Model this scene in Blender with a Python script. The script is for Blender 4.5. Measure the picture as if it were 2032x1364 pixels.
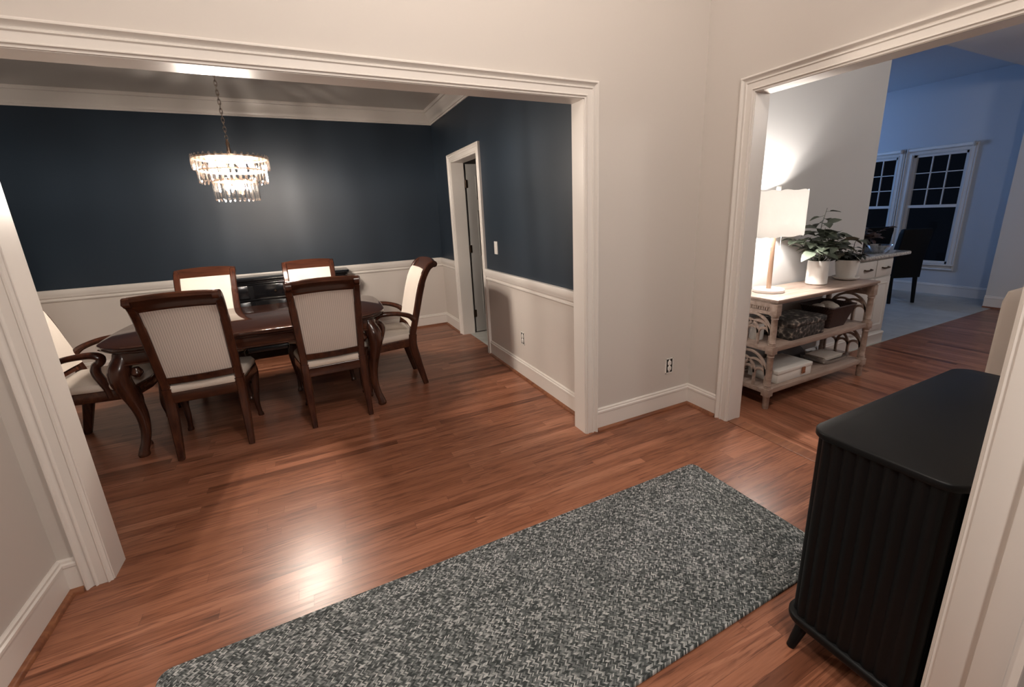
import bpy, bmesh, math, random
from mathutils import Vector, Matrix
random.seed(7)
PI = math.pi
for o in list(bpy.data.objects):
    bpy.data.objects.remove(o)
SC = bpy.context.scene
COL = SC.collection

# ------------------------------------------------------------------ camera
F_PX, CX, CY = 841.91, 1032.627, 642.299
ROWS = [(0.89641369, -0.44115874, -0.04267853), (-0.14795934, -0.20709033, -0.96706857), (0.41779245, 0.8732082, -0.25091217)]
cam_d = bpy.data.cameras.new('camera')
cam = bpy.data.objects.new('camera', cam_d)
COL.objects.link(cam)
_r, _d, _f = (Vector(v) for v in ROWS)
_m = Matrix((_r, -_d, -_f)).transposed().to_4x4()
_m.translation = Vector((-2.390, -2.133, 1.44))
cam.matrix_world = _m
cam_d.sensor_width = 36.0
cam_d.lens = F_PX / 2032 * 36.0
cam_d.shift_x = (1016 - CX) / 2032
cam_d.shift_y = (CY - 682) / 2032
cam_d.clip_start = 0.02
cam_d.clip_end = 100
SC.camera = cam

# ------------------------------------------------------------------ world, lights, exposure
w = bpy.data.worlds.new('night')
SC.world = w
w.use_nodes = True
w.node_tree.nodes['Background'].inputs[0].default_value = (0.25, 0.35, 0.6, 1)
w.node_tree.nodes['Background'].inputs[1].default_value = 0.006
SC.view_settings.view_transform = 'Standard'
SC.view_settings.look = 'None'
SC.view_settings.gamma = 1
SC.view_settings.exposure = 0.08
SC.cycles.use_denoising = True
SC.cycles.max_bounces = 10
SC.cycles.transparent_max_bounces = 24
SC.cycles.sample_clamp_indirect = 6
SC.cycles.caustics_reflective = False
SC.cycles.caustics_refractive = False


def light(name, kind, loc, watts, color, size=0.1, rot=None, sy=None):
    d = bpy.data.lights.new(name, kind)
    d.energy = watts
    d.color = color
    if kind == 'AREA':
        d.size = size
        if sy:
            d.shape = 'RECTANGLE'
            d.size_y = sy
    else:
        d.shadow_soft_size = size
    o = bpy.data.objects.new(name, d)
    COL.objects.link(o)
    o.location = loc
    if rot:
        o.rotation_euler = rot
    return o


WARM = (1.0, 0.915, 0.84)
light('foyer_ceiling_light', 'POINT', (-1.75, -1.72, 3.50), 92, WARM, 0.12)
light('entry_fill_light', 'POINT', (-2.15, -3.05, 2.15), 105, WARM, 0.15)  # added fill behind the camera, lifts lower walls and chair backs; no known lamp
light('family_room_fill_light', 'POINT', (2.6, -2.4, 2.4), 42, (1.0, 0.96, 0.92), 0.2)  # added fill to brighten the family-room walls; no ceiling fixture known
light('kitchen_blue_light', 'POINT', (4.4, 3.2, 2.1), 48, (0.26, 0.50, 1.0), 0.2)

# ------------------------------------------------------------------ materials
MATS = {}


class NT:
    def __init__(self, name):
        self.m = bpy.data.materials.new(name)
        self.m.use_nodes = True
        self.t = self.m.node_tree
        self.b = self.t.nodes['Principled BSDF']
        MATS[name] = self.m

    def n(self, typ, **kw):
        x = self.t.nodes.new(typ)
        for k, v in kw.items():
            setattr(x, k, v)
        return x

    def l(self, a, b):
        self.t.links.new(a, b)

    def math(self, op, a, b=None, c=None):
        x = self.n('ShaderNodeMath', operation=op)
        for i, v in enumerate((a, b, c)):
            if v is None:
                continue
            if isinstance(v, (int, float)):
                x.inputs[i].default_value = v
            else:
                self.l(v, x.inputs[i])
        return x.outputs[0]

    def ramp(self, fac, stops):
        x = self.n('ShaderNodeValToRGB')
        e = x.color_ramp.elements
        while len(e) < len(stops):
            e.new(0.5)
        for i, (p, c) in enumerate(stops):
            e[i].position = p
            e[i].color = tuple(c) + (1,)
        self.l(fac, x.inputs[0])
        return x.outputs[0]

    def noise(self, vec, scale, detail=3, rough=0.5, dist=0.0):
        x = self.n('ShaderNodeTexNoise')
        x.inputs['Scale'].default_value = scale
        x.inputs['Detail'].default_value = detail
        x.inputs['Roughness'].default_value = rough
        x.inputs['Distortion'].default_value = dist
        self.l(vec, x.inputs['Vector'])
        return x.outputs['Fac']

    def coords(self):
        return self.n('ShaderNodeTexCoord').outputs['Object']

    def sep(self, v):
        x = self.n('ShaderNodeSeparateXYZ')
        self.l(v, x.inputs[0])
        return x.outputs

    def comb(self, a, b, c=0.0):
        x = self.n('ShaderNodeCombineXYZ')
        for i, v in enumerate((a, b, c)):
            if isinstance(v, (int, float)):
                x.inputs[i].default_value = v
            else:
                self.l(v, x.inputs[i])
        return x.outputs[0]

    def mix(self, fac, a, b, blend='MIX'):
        x = self.n('ShaderNodeMix', data_type='RGBA', blend_type=blend)
        for i, v in ((0, fac), (6, a), (7, b)):
            if isinstance(v, (int, float)):
                x.inputs[i].default_value = v
            elif isinstance(v, tuple):
                x.inputs[i].default_value = v + (1,)
            else:
                self.l(v, x.inputs[i])
        return x.outputs[2]

    def bump(self, h, strength, dist):
        x = self.n('ShaderNodeBump')
        x.inputs['Strength'].default_value = strength
        x.inputs['Distance'].default_value = dist
        self.l(h, x.inputs['Height'])
        self.l(x.outputs[0], self.b.inputs['Normal'])

    def set(self, col=None, rough=None, metal=None, spec=None):
        if col is not None:
            if isinstance(col, tuple):
                self.b.inputs['Base Color'].default_value = col + (1,)
            else:
                self.l(col, self.b.inputs['Base Color'])
        if rough is not None:
            if isinstance(rough, (int, float)):
                self.b.inputs['Roughness'].default_value = rough
            else:
                self.l(rough, self.b.inputs['Roughness'])
        if metal is not None:
            self.b.inputs['Metallic'].default_value = metal
        if spec is not None:
            self.b.inputs['Specular IOR Level'].default_value = spec
        return self.m


def plain(name, col, rough=0.5, metal=0.0, spec=0.5, bump=None, vary=0.0):
    k = NT(name)
    c = k.coords()
    if vary:
        f = k.noise(c, 6, 3)
        lo = tuple(x * (1 - vary) for x in col)
        hi = tuple(min(1, x * (1 + vary)) for x in col)
        k.set(k.ramp(f, [(0.3, lo), (0.7, hi)]), rough, metal, spec)
    else:
        k.set(col, rough, metal, spec)
    if bump:
        k.bump(k.noise(c, bump[0], 3), bump[1], bump[2])
    return k.m


def planks(name, along_x=True):
    k = NT(name)
    s = k.sep(k.coords())
    u, v = (s[0], s[1]) if along_x else (s[1], s[0])
    W, L = 0.057, 1.05
    vr = k.math('DIVIDE', v, W)
    row = k.math('FLOOR', vr)
    wn = k.n('ShaderNodeTexWhiteNoise', noise_dimensions='1D')
    k.l(row, wn.inputs['W'])
    u2 = k.math('ADD', k.math('DIVIDE', u, L), k.math('MULTIPLY', wn.outputs[0], 9.7))
    colm = k.math('FLOOR', u2)
    wn2 = k.n('ShaderNodeTexWhiteNoise', noise_dimensions='2D')
    k.l(k.comb(row, colm), wn2.inputs['Vector'])
    pid = wn2.outputs[0]
    base = k.ramp(pid, [(0.0, (0.150, 0.056, 0.030)), (0.1, (0.240, 0.093, 0.050)), (0.5, (0.285, 0.114, 0.063)),
                        (0.9, (0.330, 0.137, 0.079)), (1.0, (0.40, 0.178, 0.106))])
    off = k.math('MULTIPLY', pid, 37.0)
    g1 = k.noise(k.comb(k.math('MULTIPLY', u, 2.2), k.math('MULTIPLY', v, 34.0), off), 1.0, 5, 0.6, 0.9)
    g2 = k.noise(k.comb(k.math('MULTIPLY', u, 9.0), k.math('MULTIPLY', v, 190.0), off), 1.0, 4, 0.65, 0.2)
    grain = k.math('ADD', k.math('MULTIPLY', g1, 0.62), k.math('MULTIPLY', g2, 0.38))
    tint = k.ramp(grain, [(0.33, (0.42, 0.36, 0.34)), (0.46, (0.84, 0.82, 0.8)), (0.6, (1.06, 1.06, 1.06)), (0.75, (1.18, 1.18, 1.18))])
    c = k.mix(0.9, base, tint, 'MULTIPLY')
    fv = k.math('FRACT', vr)
    ev = k.math('MINIMUM', fv, k.math('SUBTRACT', 1.0, fv))
    fu = k.math('FRACT', u2)
    eu = k.math('MULTIPLY', k.math('MINIMUM', fu, k.math('SUBTRACT', 1.0, fu)), L / W)
    edge = k.math('MINIMUM', ev, eu)
    seam = k.math('LESS_THAN', edge, 0.013)
    c = k.mix(k.math('MULTIPLY', seam, 0.55), c, (0.06, 0.022, 0.012))
    g3 = k.noise(k.comb(k.math('MULTIPLY', u, 6.0), k.math('MULTIPLY', v, 120.0), off), 1.0, 3, 0.6)
    m3 = k.noise(k.comb(k.math('MULTIPLY', u, 2.0), k.math('MULTIPLY', v, 22.0), k.math('ADD', off, 5.0)), 1.0, 2)
    pores = k.ramp(k.math('ADD', g3, k.math('MULTIPLY', m3, 0.35)), [(0.50, (0.50, 0.44, 0.42)), (0.62, (1, 1, 1))])
    c = k.mix(0.85, c, pores, 'MULTIPLY')
    ring = k.noise(k.comb(k.math('MULTIPLY', u, 0.8), k.math('MULTIPLY', v, 13.0), k.math('ADD', off, 11.0)), 1.0, 2, 0.45)
    rs = k.math('SINE', k.math('MULTIPLY', ring, 85.0))
    lines = k.ramp(rs, [(0.0, (0.55, 0.48, 0.45)), (0.35, (1, 1, 1))])
    mask = k.ramp(k.noise(k.comb(k.math('MULTIPLY', u, 1.3), k.math('MULTIPLY', v, 9.0), off), 1.0, 2), [(0.48, (0, 0, 0)), (0.6, (1, 1, 1))])
    c = k.mix(k.math('MULTIPLY', mask, 0.6), c, k.mix(1.0, c, lines, 'MULTIPLY'))
    rough = k.math('ADD', 0.22, k.math('MULTIPLY', k.math('SUBTRACT', 1.0, grain), 0.17))
    k.set(c, rough, spec=0.34)
    h = k.math('SUBTRACT', k.math('MULTIPLY', grain, 0.35), k.math('MULTIPLY', seam, 0.6))
    k.bump(h, 0.22, 0.0016)
    return k.m


def wood(name, lo, mid, hi, rough, axis=0, scale=1.0, bump=0.1):
    k = NT(name)
    s = k.sep(k.coords())
    m = [k.math('MULTIPLY', s[i], (3.0 if i == axis else 28.0) * scale) for i in range(3)]
    g = k.noise(k.comb(*m), 1.0, 5, 0.6, 0.6)
    c = k.ramp(g, [(0.3, lo), (0.5, mid), (0.7, hi)])
    k.set(c, rough)
    k.bump(g, bump, 0.001)
    return k.m


M_FLOOR = planks('oak_floor_boards', True)
M_FLOOR2 = planks('oak_floor_boards_turned', False)
M_WALL = plain('greige_wall_paint', (0.560, 0.515, 0.475), 0.62, spec=0.35, bump=(160, 0.05, 0.001))
M_WAINS = plain('pale_lower_wall_paint', (0.60, 0.545, 0.50), 0.6, spec=0.35, bump=(160, 0.05, 0.001))
M_TRIM = plain('white_gloss_trim', (0.70, 0.655, 0.612), 0.33, spec=0.36)
M_CEIL = plain('ceiling_paint', (0.55, 0.52, 0.49), 0.38, spec=0.4, bump=(90, 0.05, 0.001))
M_NAVY = plain('navy_wall_paint', (0.020, 0.031, 0.046), 0.46, spec=0.40, bump=(120, 0.06, 0.001))
M_GREY = plain('light_grey_wall_paint', (0.58, 0.57, 0.56), 0.65, spec=0.3, bump=(160, 0.05, 0.001))
M_KITCHEN = plain('kitchen_wall_paint', (0.52, 0.54, 0.57), 0.6, spec=0.3)
M_SHOE = wood('stained_shoe_moulding', (0.12, 0.04, 0.02), (0.2, 0.075, 0.036), (0.27, 0.11, 0.05), 0.35)
M_MAHOG = wood('mahogany', (0.028, 0.0095, 0.006), (0.052, 0.017, 0.009), (0.088, 0.029, 0.014), 0.20, 0, 1.0, 0.05)
M_MAHOGV = wood('mahogany_upright', (0.026, 0.009, 0.006), (0.048, 0.0155, 0.0085), (0.080, 0.026, 0.013), 0.22, 2, 1.0, 0.05)
M_TABLE = wood('polished_table_wood', (0.020, 0.008, 0.006), (0.030, 0.012, 0.008), (0.046, 0.018, 0.012), 0.07, 0, 0.7, 0.02)
M_BLACKW = plain('black_lacquer', (0.006, 0.006, 0.007), 0.16)
M_BLACKC = plain('matt_black_paint', (0.0035, 0.0038, 0.0042), 0.42, spec=0.20)
M_BRASS = plain('rose_brass', (0.66, 0.47, 0.34), 0.32, 1.0)
M_DARKMETAL = plain('aged_bronze', (0.07, 0.045, 0.03), 0.4, 0.9)
M_CHROME = plain('polished_chain_metal', (0.75, 0.68, 0.62), 0.25, 1.0)
M_WHITE = plain('white_ceramic', (0.80, 0.77, 0.73), 0.35)
M_MARBLE = plain('white_marble', (0.86, 0.84, 0.81), 0.25, vary=0.04)
M_BEIGE = plain('beige_upholstery', (0.36, 0.31, 0.275), 0.85, spec=0.2, bump=(400, 0.2, 0.001))
M_BOXW = plain('white_linen_box', (0.74, 0.71, 0.66), 0.8, bump=(500, 0.2, 0.0006))
M_LEATHER = plain('tan_leather', (0.25, 0.10, 0.05), 0.5, vary=0.15)
M_PLATE = plain('white_switch_plastic', (0.80, 0.77, 0.73), 0.35)
M_DARKBOX = plain('dark_outlet_box', (0.02, 0.018, 0.016), 0.6)
M_SOIL = plain('potting_soil', (0.03, 0.022, 0.016), 0.95, bump=(60, 0.6, 0.01))
M_LEAF = plain('muted_green_leaf', (0.070, 0.085, 0.062), 0.45, vary=0.35)
M_LEAFD = plain('dark_green_leaf', (0.030, 0.036, 0.027), 0.4, vary=0.4)
M_LEAFR = plain('red_green_leaf', (0.075, 0.045, 0.035), 0.5, vary=0.5)
M_CAB = plain('white_cabinet_paint', (0.66, 0.63, 0.59), 0.4)
M_DOORG = plain('grey_door_paint', (0.34, 0.33, 0.315), 0.45)
M_PAPER = plain('crumpled_paper', (0.62, 0.55, 0.48), 0.8, bump=(30, 0.5, 0.01))
M_DARKTRAY = plain('dark_wood_tray', (0.030, 0.020, 0.016), 0.4, vary=0.2)


def m_granite():
    k = NT('speckled_granite')
    c = k.coords()
    a = k.noise(c, 70, 6, 0.7)
    k.set(k.ramp(a, [(0.35, (0.16, 0.15, 0.14)), (0.5, (0.42, 0.40, 0.38)), (0.65, (0.62, 0.6, 0.57))]), 0.12)
    return k.m


def m_tile():
    k = NT('grey_stone_tile')
    s = k.sep(k.coords())
    fx = k.math('FRACT', k.math('DIVIDE', k.math('ADD', s[0], 10.0), 0.45))
    fy = k.math('FRACT', k.math('DIVIDE', k.math('ADD', s[1], 10.0), 0.45))
    e = k.math('MINIMUM', fx, fy)
    g = k.math('LESS_THAN', e, 0.012)
    n = k.noise(k.coords(), 5, 5, 0.6)
    c = k.ramp(n, [(0.3, (0.36, 0.36, 0.34)), (0.7, (0.50, 0.50, 0.47))])
    k.set(k.mix(g, c, (0.30, 0.30, 0.28)), 0.3)
    return k.m


def m_fabric(name, col, ribs):
    k = NT(name)
    s = k.sep(k.coords())
    w1 = k.math('SINE', k.math('MULTIPLY', s[0], 2 * PI / 0.0125))
    d = k.math('ADD', k.math('MULTIPLY', w1, 0.5), 0.5)
    n = k.noise(k.coords(), 250, 2)
    if ribs:
        cc = k.ramp(d, [(0.15, tuple(x * 0.80 for x in col)), (0.7, col)])
        k.bump(k.math('ADD', d, k.math('MULTIPLY', n, 0.3)), 0.5, 0.0012)
    else:
        cc = k.ramp(n, [(0.3, tuple(x * 0.93 for x in col)), (0.7, col)])
        k.bump(n, 0.15, 0.0008)
    k.set(cc, 0.85, spec=0.2)
    return k.m


def m_rug():
    # concentric braided rows of short twisted strands, dark / mid / light grey wool
    k = NT('braided_grey_wool')
    s = k.sep(k.coords())
    HX, HY = 1.225, 0.385
    ax, ay = k.math('ABSOLUTE', s[0]), k.math('ABSOLUTE', s[1])
    dx, dy = k.math('SUBTRACT', HX, ax), k.math('SUBTRACT', HY, ay)
    d = k.math('MINIMUM', dx, dy)
    side = k.math('LESS_THAN', dx, dy)
    run = k.math('ADD', k.math('MULTIPLY', side, s[1]), k.math('MULTIPLY', k.math('SUBTRACT', 1.0, side), s[0]))
    W, P = 0.0086, 0.0056
    rv = k.math('DIVIDE', d, W)
    row = k.math('FLOOR', rv)
    fr = k.math('FRACT', rv)
    alt = k.math('MODULO', row, 2.0)
    sgn = k.math('SUBTRACT', k.math('MULTIPLY', alt, 2.0), 1.0)
    slant = k.math('MULTIPLY', k.math('MULTIPLY', fr, W * 0.9), sgn)
    q = k.math('DIVIDE', k.math('ADD', run, slant), P)
    cell = k.math('FLOOR', q)
    fq = k.math('FRACT', q)
    wn = k.n('ShaderNodeTexWhiteNoise', noise_dimensions='3D')
    k.l(k.comb(row, cell, side), wn.inputs['Vector'])
    big = k.noise(k.comb(k.math('MULTIPLY', run, 3.0), k.math('MULTIPLY', row, 1.7)), 1.0, 2)
    fac = k.math('ADD', k.math('MULTIPLY', wn.outputs[0], 0.85), k.math('MULTIPLY', big, 0.22))
    c = k.ramp(fac, [(0.0, (0.022, 0.027, 0.029)), (0.25, (0.075, 0.086, 0.088)), (0.5, (0.165, 0.182, 0.184)),
                     (0.72, (0.34, 0.358, 0.36)), (0.88, (0.64, 0.655, 0.655)), (1.0, (0.95, 0.95, 0.94))])
    ex = k.math('MULTIPLY', k.math('SINE', k.math('MULTIPLY', fr, PI)), k.math('SINE', k.math('MULTIPLY', fq, PI)))
    h = k.math('POWER', ex, 0.6)
    fib = k.noise(k.coords(), 700, 2)
    c = k.mix(k.math('MULTIPLY', fib, 0.25), c, (0.15, 0.16, 0.155))
    k.set(c, 0.95, spec=0.1)
    k.bump(h, 0.9, 0.006)
    return k.m


def m_glassy(name, transp, col, rough, face=0.55):
    # thin clear glass: light passes straight through, the surface mirrors a little
    k = NT(name)
    t = k.n('ShaderNodeBsdfTransparent')
    t.inputs[0].default_value = (0.96, 0.96, 0.96, 1)
    g = k.n('ShaderNodeBsdfGlossy')
    g.inputs['Color'].default_value = col + (1,)
    g.inputs['Roughness'].default_value = rough
    mx = k.n('ShaderNodeMixShader')
    fz = k.n('ShaderNodeLayerWeight')
    fz.inputs[0].default_value = 0.35
    k.l(k.math('MULTIPLY_ADD', fz.outputs['Facing'], face, 1 - transp), mx.inputs[0])
    k.l(t.outputs[0], mx.inputs[1])
    k.l(g.outputs[0], mx.inputs[2])
    k.l(mx.outputs[0], k.t.nodes['Material Output'].inputs[0])
    return k.m


def m_emit(name, col, strength):
    k = NT(name)
    e = k.n('ShaderNodeEmission')
    e.inputs[0].default_value = col + (1,)
    e.inputs[1].default_value = strength
    k.l(e.outputs[0], k.t.nodes['Material Output'].inputs[0])
    return k.m


def m_shade():
    k = NT('white_fabric_lampshade')
    t = k.n('ShaderNodeBsdfTranslucent')
    t.inputs[0].default_value = (0.66, 0.645, 0.625, 1)
    d = k.n('ShaderNodeBsdfDiffuse')
    d.inputs[0].default_value = (0.82, 0.80, 0.77, 1)
    mx = k.n('ShaderNodeMixShader')
    mx.inputs[0].default_value = 0.5
    n = k.noise(k.coords(), 6, 3, 0.5, 1.0)
    b = k.n('ShaderNodeBump')
    b.inputs['Strength'].default_value = 0.3
    b.inputs['Distance'].default_value = 0.02
    k.l(n, b.inputs['Height'])
    k.l(b.outputs[0], t.inputs['Normal'])
    k.l(b.outputs[0], d.inputs['Normal'])
    k.l(t.outputs[0], mx.inputs[1])
    k.l(d.outputs[0], mx.inputs[2])
    k.l(mx.outputs[0], k.t.nodes['Material Output'].inputs[0])
    return k.m


def m_pattern():
    k = NT('dark_patterned_weave')
    v = k.n('ShaderNodeTexVoronoi')
    v.inputs['Scale'].default_value = 34
    k.l(k.coords(), v.inputs['Vector'])
    n = k.noise(k.coords(), 30, 4, 0.6, 1.5)
    f = k.math('MULTIPLY_ADD', v.outputs['Distance'], 0.75, k.math('MULTIPLY', n, 0.5))
    c = k.ramp(f, [(0.34, (0.012, 0.010, 0.009)), (0.60, (0.03, 0.025, 0.023)), (0.78, (0.09, 0.075, 0.065)), (0.92, (0.38, 0.33, 0.28))])
    k.set(c, 0.7)
    k.bump(f, 0.6, 0.006)
    return k.m


def m_basket():
    k = NT('dark_wicker')
    s = k.sep(k.coords())
    a = k.math('SINE', k.math('MULTIPLY', k.math('ADD', s[0], s[1]), 2 * PI / 0.018))
    b = k.math('SINE', k.math('MULTIPLY', s[2], 2 * PI / 0.016))
    f = k.math('MULTIPLY_ADD', k.math('MULTIPLY', a, b), 0.5, 0.5)
    k.set(k.ramp(f, [(0.2, (0.018, 0.009, 0.008)), (0.8, (0.06, 0.027, 0.022))]), 0.6)
    k.bump(f, 0.5, 0.004)
    return k.m


M_GRANITE = m_granite()
M_TILE = m_tile()
M_CREAM = m_fabric('cream_seat_fabric', (0.67, 0.595, 0.525), False)
M_RIB = m_fabric('ribbed_cream_fabric', (0.64, 0.57, 0.515), True)
M_RUG = m_rug()
M_CRYSTAL = m_glassy('cut_crystal', 0.73, (1.0, 0.98, 0.96), 0.06, 0.50)
M_PANE = m_glassy('window_glass', 0.994, (0.9, 0.95, 1.0), 0.01, 0.015)
M_CLEAR = m_glassy('clear_glass', 0.75, (0.9, 0.92, 0.92), 0.05)
M_BULB = m_emit('lit_bulb', (1.0, 0.88, 0.76), 2300.0)
M_LBULB = m_emit('lit_lamp_bulb', (1.0, 0.94, 0.88), 1500.0)
M_SHADE = m_shade()
M_PATTERN = m_pattern()
M_BASKET = m_basket()
M_CONSOLE = wood('washed_oak', (0.235, 0.168, 0.135), (0.335, 0.248, 0.203), (0.43, 0.33, 0.275), 0.5, 0, 1.0, 0.15)
M_LAMPWOOD = wood('pale_lamp_wood', (0.36, 0.22, 0.14), (0.47, 0.30, 0.21), (0.56, 0.38, 0.28), 0.45, 2)

# ------------------------------------------------------------------ mesh helpers


def bm_new():
    return bmesh.new()


def box(bm, c, s, bev=0.0, mat=0, rot=None):
    r = bmesh.ops.create_cube(bm, size=1.0)
    vs = r['verts']
    bmesh.ops.scale(bm, vec=s, verts=vs)
    if bev > 0:
        es = list({e for v in vs for e in v.link_edges})
        rr = bmesh.ops.bevel(bm, geom=es, offset=bev, segments=2, profile=0.5, affect='EDGES')
        vs = list({v for f in rr['faces'] for v in f.verts} | {v for v in vs if v.is_valid})
    if rot is not None:
        bmesh.ops.rotate(bm, cent=(0, 0, 0), matrix=rot, verts=vs)
    bmesh.ops.translate(bm, vec=c, verts=vs)
    for f in {f for v in vs for f in v.link_faces}:
        f.material_index = mat
    return vs


def bb(bm, x0, x1, y0, y1, z0, z1, bev=0.0, mat=0):
    return box(bm, ((x0 + x1) / 2, (y0 + y1) / 2, (z0 + z1) / 2), (abs(x1 - x0), abs(y1 - y0), abs(z1 - z0)), bev, mat)


def loft(bm, rings, cap=True, closed=False, mat=0):
    R = [[bm.verts.new(p) for p in ring] for ring in rings]
    n = len(R[0])
    pairs = list(zip(R[:-1], R[1:]))
    if closed:
        pairs.append((R[-1], R[0]))
    fs = []
    for a, b in pairs:
        for i in range(n):
            j = (i + 1) % n
            fs.append(bm.faces.new((a[i], a[j], b[j], b[i])))
    if cap and not closed:
        fs.append(bm.faces.new(list(reversed(R[0]))))
        fs.append(bm.faces.new(R[-1]))
    for f in fs:
        f.material_index = mat
    return fs


def lathe(bm, prof, c=(0, 0, 0), n=32, sx=1.0, sy=1.0):
    rings = []
    for r, z in prof:
        rings.append([(c[0] + r * sx * math.cos(2 * PI * i / n), c[1] + r * sy * math.sin(2 * PI * i / n), c[2] + z) for i in range(n)])
    loft(bm, rings)


def catmull(pts, k=6):
    P = [Vector(p) for p in pts]
    P = [P[0] * 2 - P[1]] + P + [P[-1] * 2 - P[-2]]
    out = []
    for i in range(1, len(P) - 2):
        a, b, c, d = P[i - 1:i + 3]
        for j in range(k):
            t = j / k
            out.append(0.5 * ((2 * b) + (c - a) * t + (2 * a - 5 * b + 4 * c - d) * t * t + (3 * b - a - 3 * c + d) * t ** 3))
    out.append(P[-2])
    return out


def tube(bm, pts, radii, n=10, up=(0, 0, 1), square=False, flat=1.0, closed=False):
    pts = [Vector(p) for p in pts]
    if isinstance(radii, (int, float)):
        radii = [radii] * len(pts)
    up = Vector(up)
    rings = []
    for i, p in enumerate(pts):
        if closed:
            t = pts[(i + 1) % len(pts)] - pts[i - 1]
        else:
            t = pts[min(i + 1, len(pts) - 1)] - pts[max(i - 1, 0)]
        t.normalize()
        u = up - t * up.dot(t)
        if u.length < 1e-4:
            u = Vector((1, 0, 0)) - t * t.x
            if u.length < 1e-4:
                u = Vector((0, 1, 0))
        u.normalize()
        v = t.cross(u)
        r = radii[i]
        ring = []
        if square:
            for a, b in ((-1, -.7), (-.7, -1), (.7, -1), (1, -.7), (1, .7), (.7, 1), (-.7, 1), (-1, .7)):
                ring.append(p + u * (a * r) + v * (b * r * flat))
        else:
            for k in range(n):
                a = 2 * PI * k / n
                ring.append(p + u * (math.cos(a) * r) + v * (math.sin(a) * r * flat))
        rings.append(ring)
    loft(bm, rings, True, closed)


def sweep(bm, pts, N, prof, closed=False):
    """profile (u, v) along a polyline in the plane with normal N; u to the left of travel, v along N; mitred corners"""
    P = [Vector(p) for p in pts]
    N = Vector(N)
    n = len(P)
    rings = []
    for i in range(n):
        d1 = d2 = None
        if i > 0 or closed:
            d1 = (P[i] - P[i - 1]).normalized()
        if i < n - 1 or closed:
            d2 = (P[(i + 1) % n] - P[i]).normalized()
        d1 = d1 or d2
        d2 = d2 or d1
        u1, u2 = N.cross(d1), N.cross(d2)
        m = (u1 + u2) / (1 + u1.dot(u2))
        rings.append([P[i] + m * u + N * v for u, v in prof])
    loft(bm, rings, True, closed)


def rrect(hx, hy, r, n=6, cx=0.0, cy=0.0):
    out = []
    for sx, sy, a0 in ((1, 1, 0), (-1, 1, 90), (-1, -1, 180), (1, -1, 270)):
        for k in range(n + 1):
            a = math.radians(a0 + 90 * k / n)
            out.append((cx + sx * (hx - r) + r * math.cos(a), cy + sy * (hy - r) + r * math.sin(a)))
    return out


def prism(bm, outline, z0, z1, bev=0.0):
    """vertical prism over a closed outline, edges eased by bev"""
    cx = sum(p[0] for p in outline) / len(outline)
    cy = sum(p[1] for p in outline) / len(outline)
    xs = max(abs(p[0] - cx) for p in outline)
    ys = max(abs(p[1] - cy) for p in outline)

    def ring(z, inset):
        return [(cx + (x - cx) * (1 - inset / xs), cy + (y - cy) * (1 - inset / ys), z) for x, y in outline]
    if bev > 0:
        rings = [ring(z0, bev), ring(z0 + bev * .4, bev * .3), ring(z0 + bev, 0), ring(z1 - bev, 0), ring(z1 - bev * .4, bev * .3), ring(z1, bev)]
    else:
        rings = [ring(z0, 0), ring(z1, 0)]
    loft(bm, rings)


def obj(name, bm, mat, parent=None, smooth=True, loc=None, label=None):
    bmesh.ops.recalc_face_normals(bm, faces=bm.faces)
    me = bpy.data.meshes.new(name)
    bm.to_mesh(me)
    bm.free()
    for m in (mat if isinstance(mat, (list, tuple)) else [mat]):
        me.materials.append(m)
    if smooth:
        for p in me.polygons:
            p.use_smooth = True
        me.set_sharp_from_angle(angle=math.radians(38))
    o = bpy.data.objects.new(name, me)
    COL.objects.link(o)
    if parent is not None:
        o.parent = parent
    if loc is not None:
        o.location = loc
    if label:
        o['label'] = label
    return o


def tag(o, label, cat, group=None, kind=None):
    o['label'] = label
    o['category'] = cat
    if group:
        o['group'] = group
    if kind:
        o['kind'] = kind
    return o


def thing(name, label, cat, loc=(0, 0, 0), rz=0.0, group=None):
    o = bpy.data.objects.new(name, None)
    o.empty_display_size = 0.1
    COL.objects.link(o)
    o.location = loc
    o.rotation_euler = (0, 0, rz)
    return tag(o, label, cat, group)


def struct(name, bm, mat, smooth=False, parent=None):
    o = obj(name, bm, mat, parent, smooth)
    if parent is None:
        o['kind'] = 'structure'
    return o


def copy_tree(src, parent=None):
    c = src.copy()
    COL.objects.link(c)
    if parent is not None:
        c.parent = parent
    for ch in list(src.children):
        copy_tree(ch, c)
    return c


# ------------------------------------------------------------------ the setting
T = 0.115                       # wall thickness
AX0, AX1, AZ = -3.352, -0.925, 2.035   # wide opening to the dining room
RY0, RY1, RZ = -1.66, -0.355, 2.050    # opening to the family room
DX, DY, DLX = -0.815, 3.500, -4.83     # dining room: right wall, far wall, left wall
LX = -3.500                     # foyer left wall
FY = -1.850                     # foyer front wall, inner face
HC = 3.70                       # foyer ceiling
DC = 2.70                       # dining ceiling
PY0, PY1, PZ = 1.965, 2.795, 2.03      # pantry doorway in the dining room's right wall
WX, KY = 5.95, 3.4              # kitchen window wall, kitchen far side
SX = 5.36                       # grey stub wall
EX = 2.10                       # free end of the family-room wall
KC = 3.0

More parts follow.
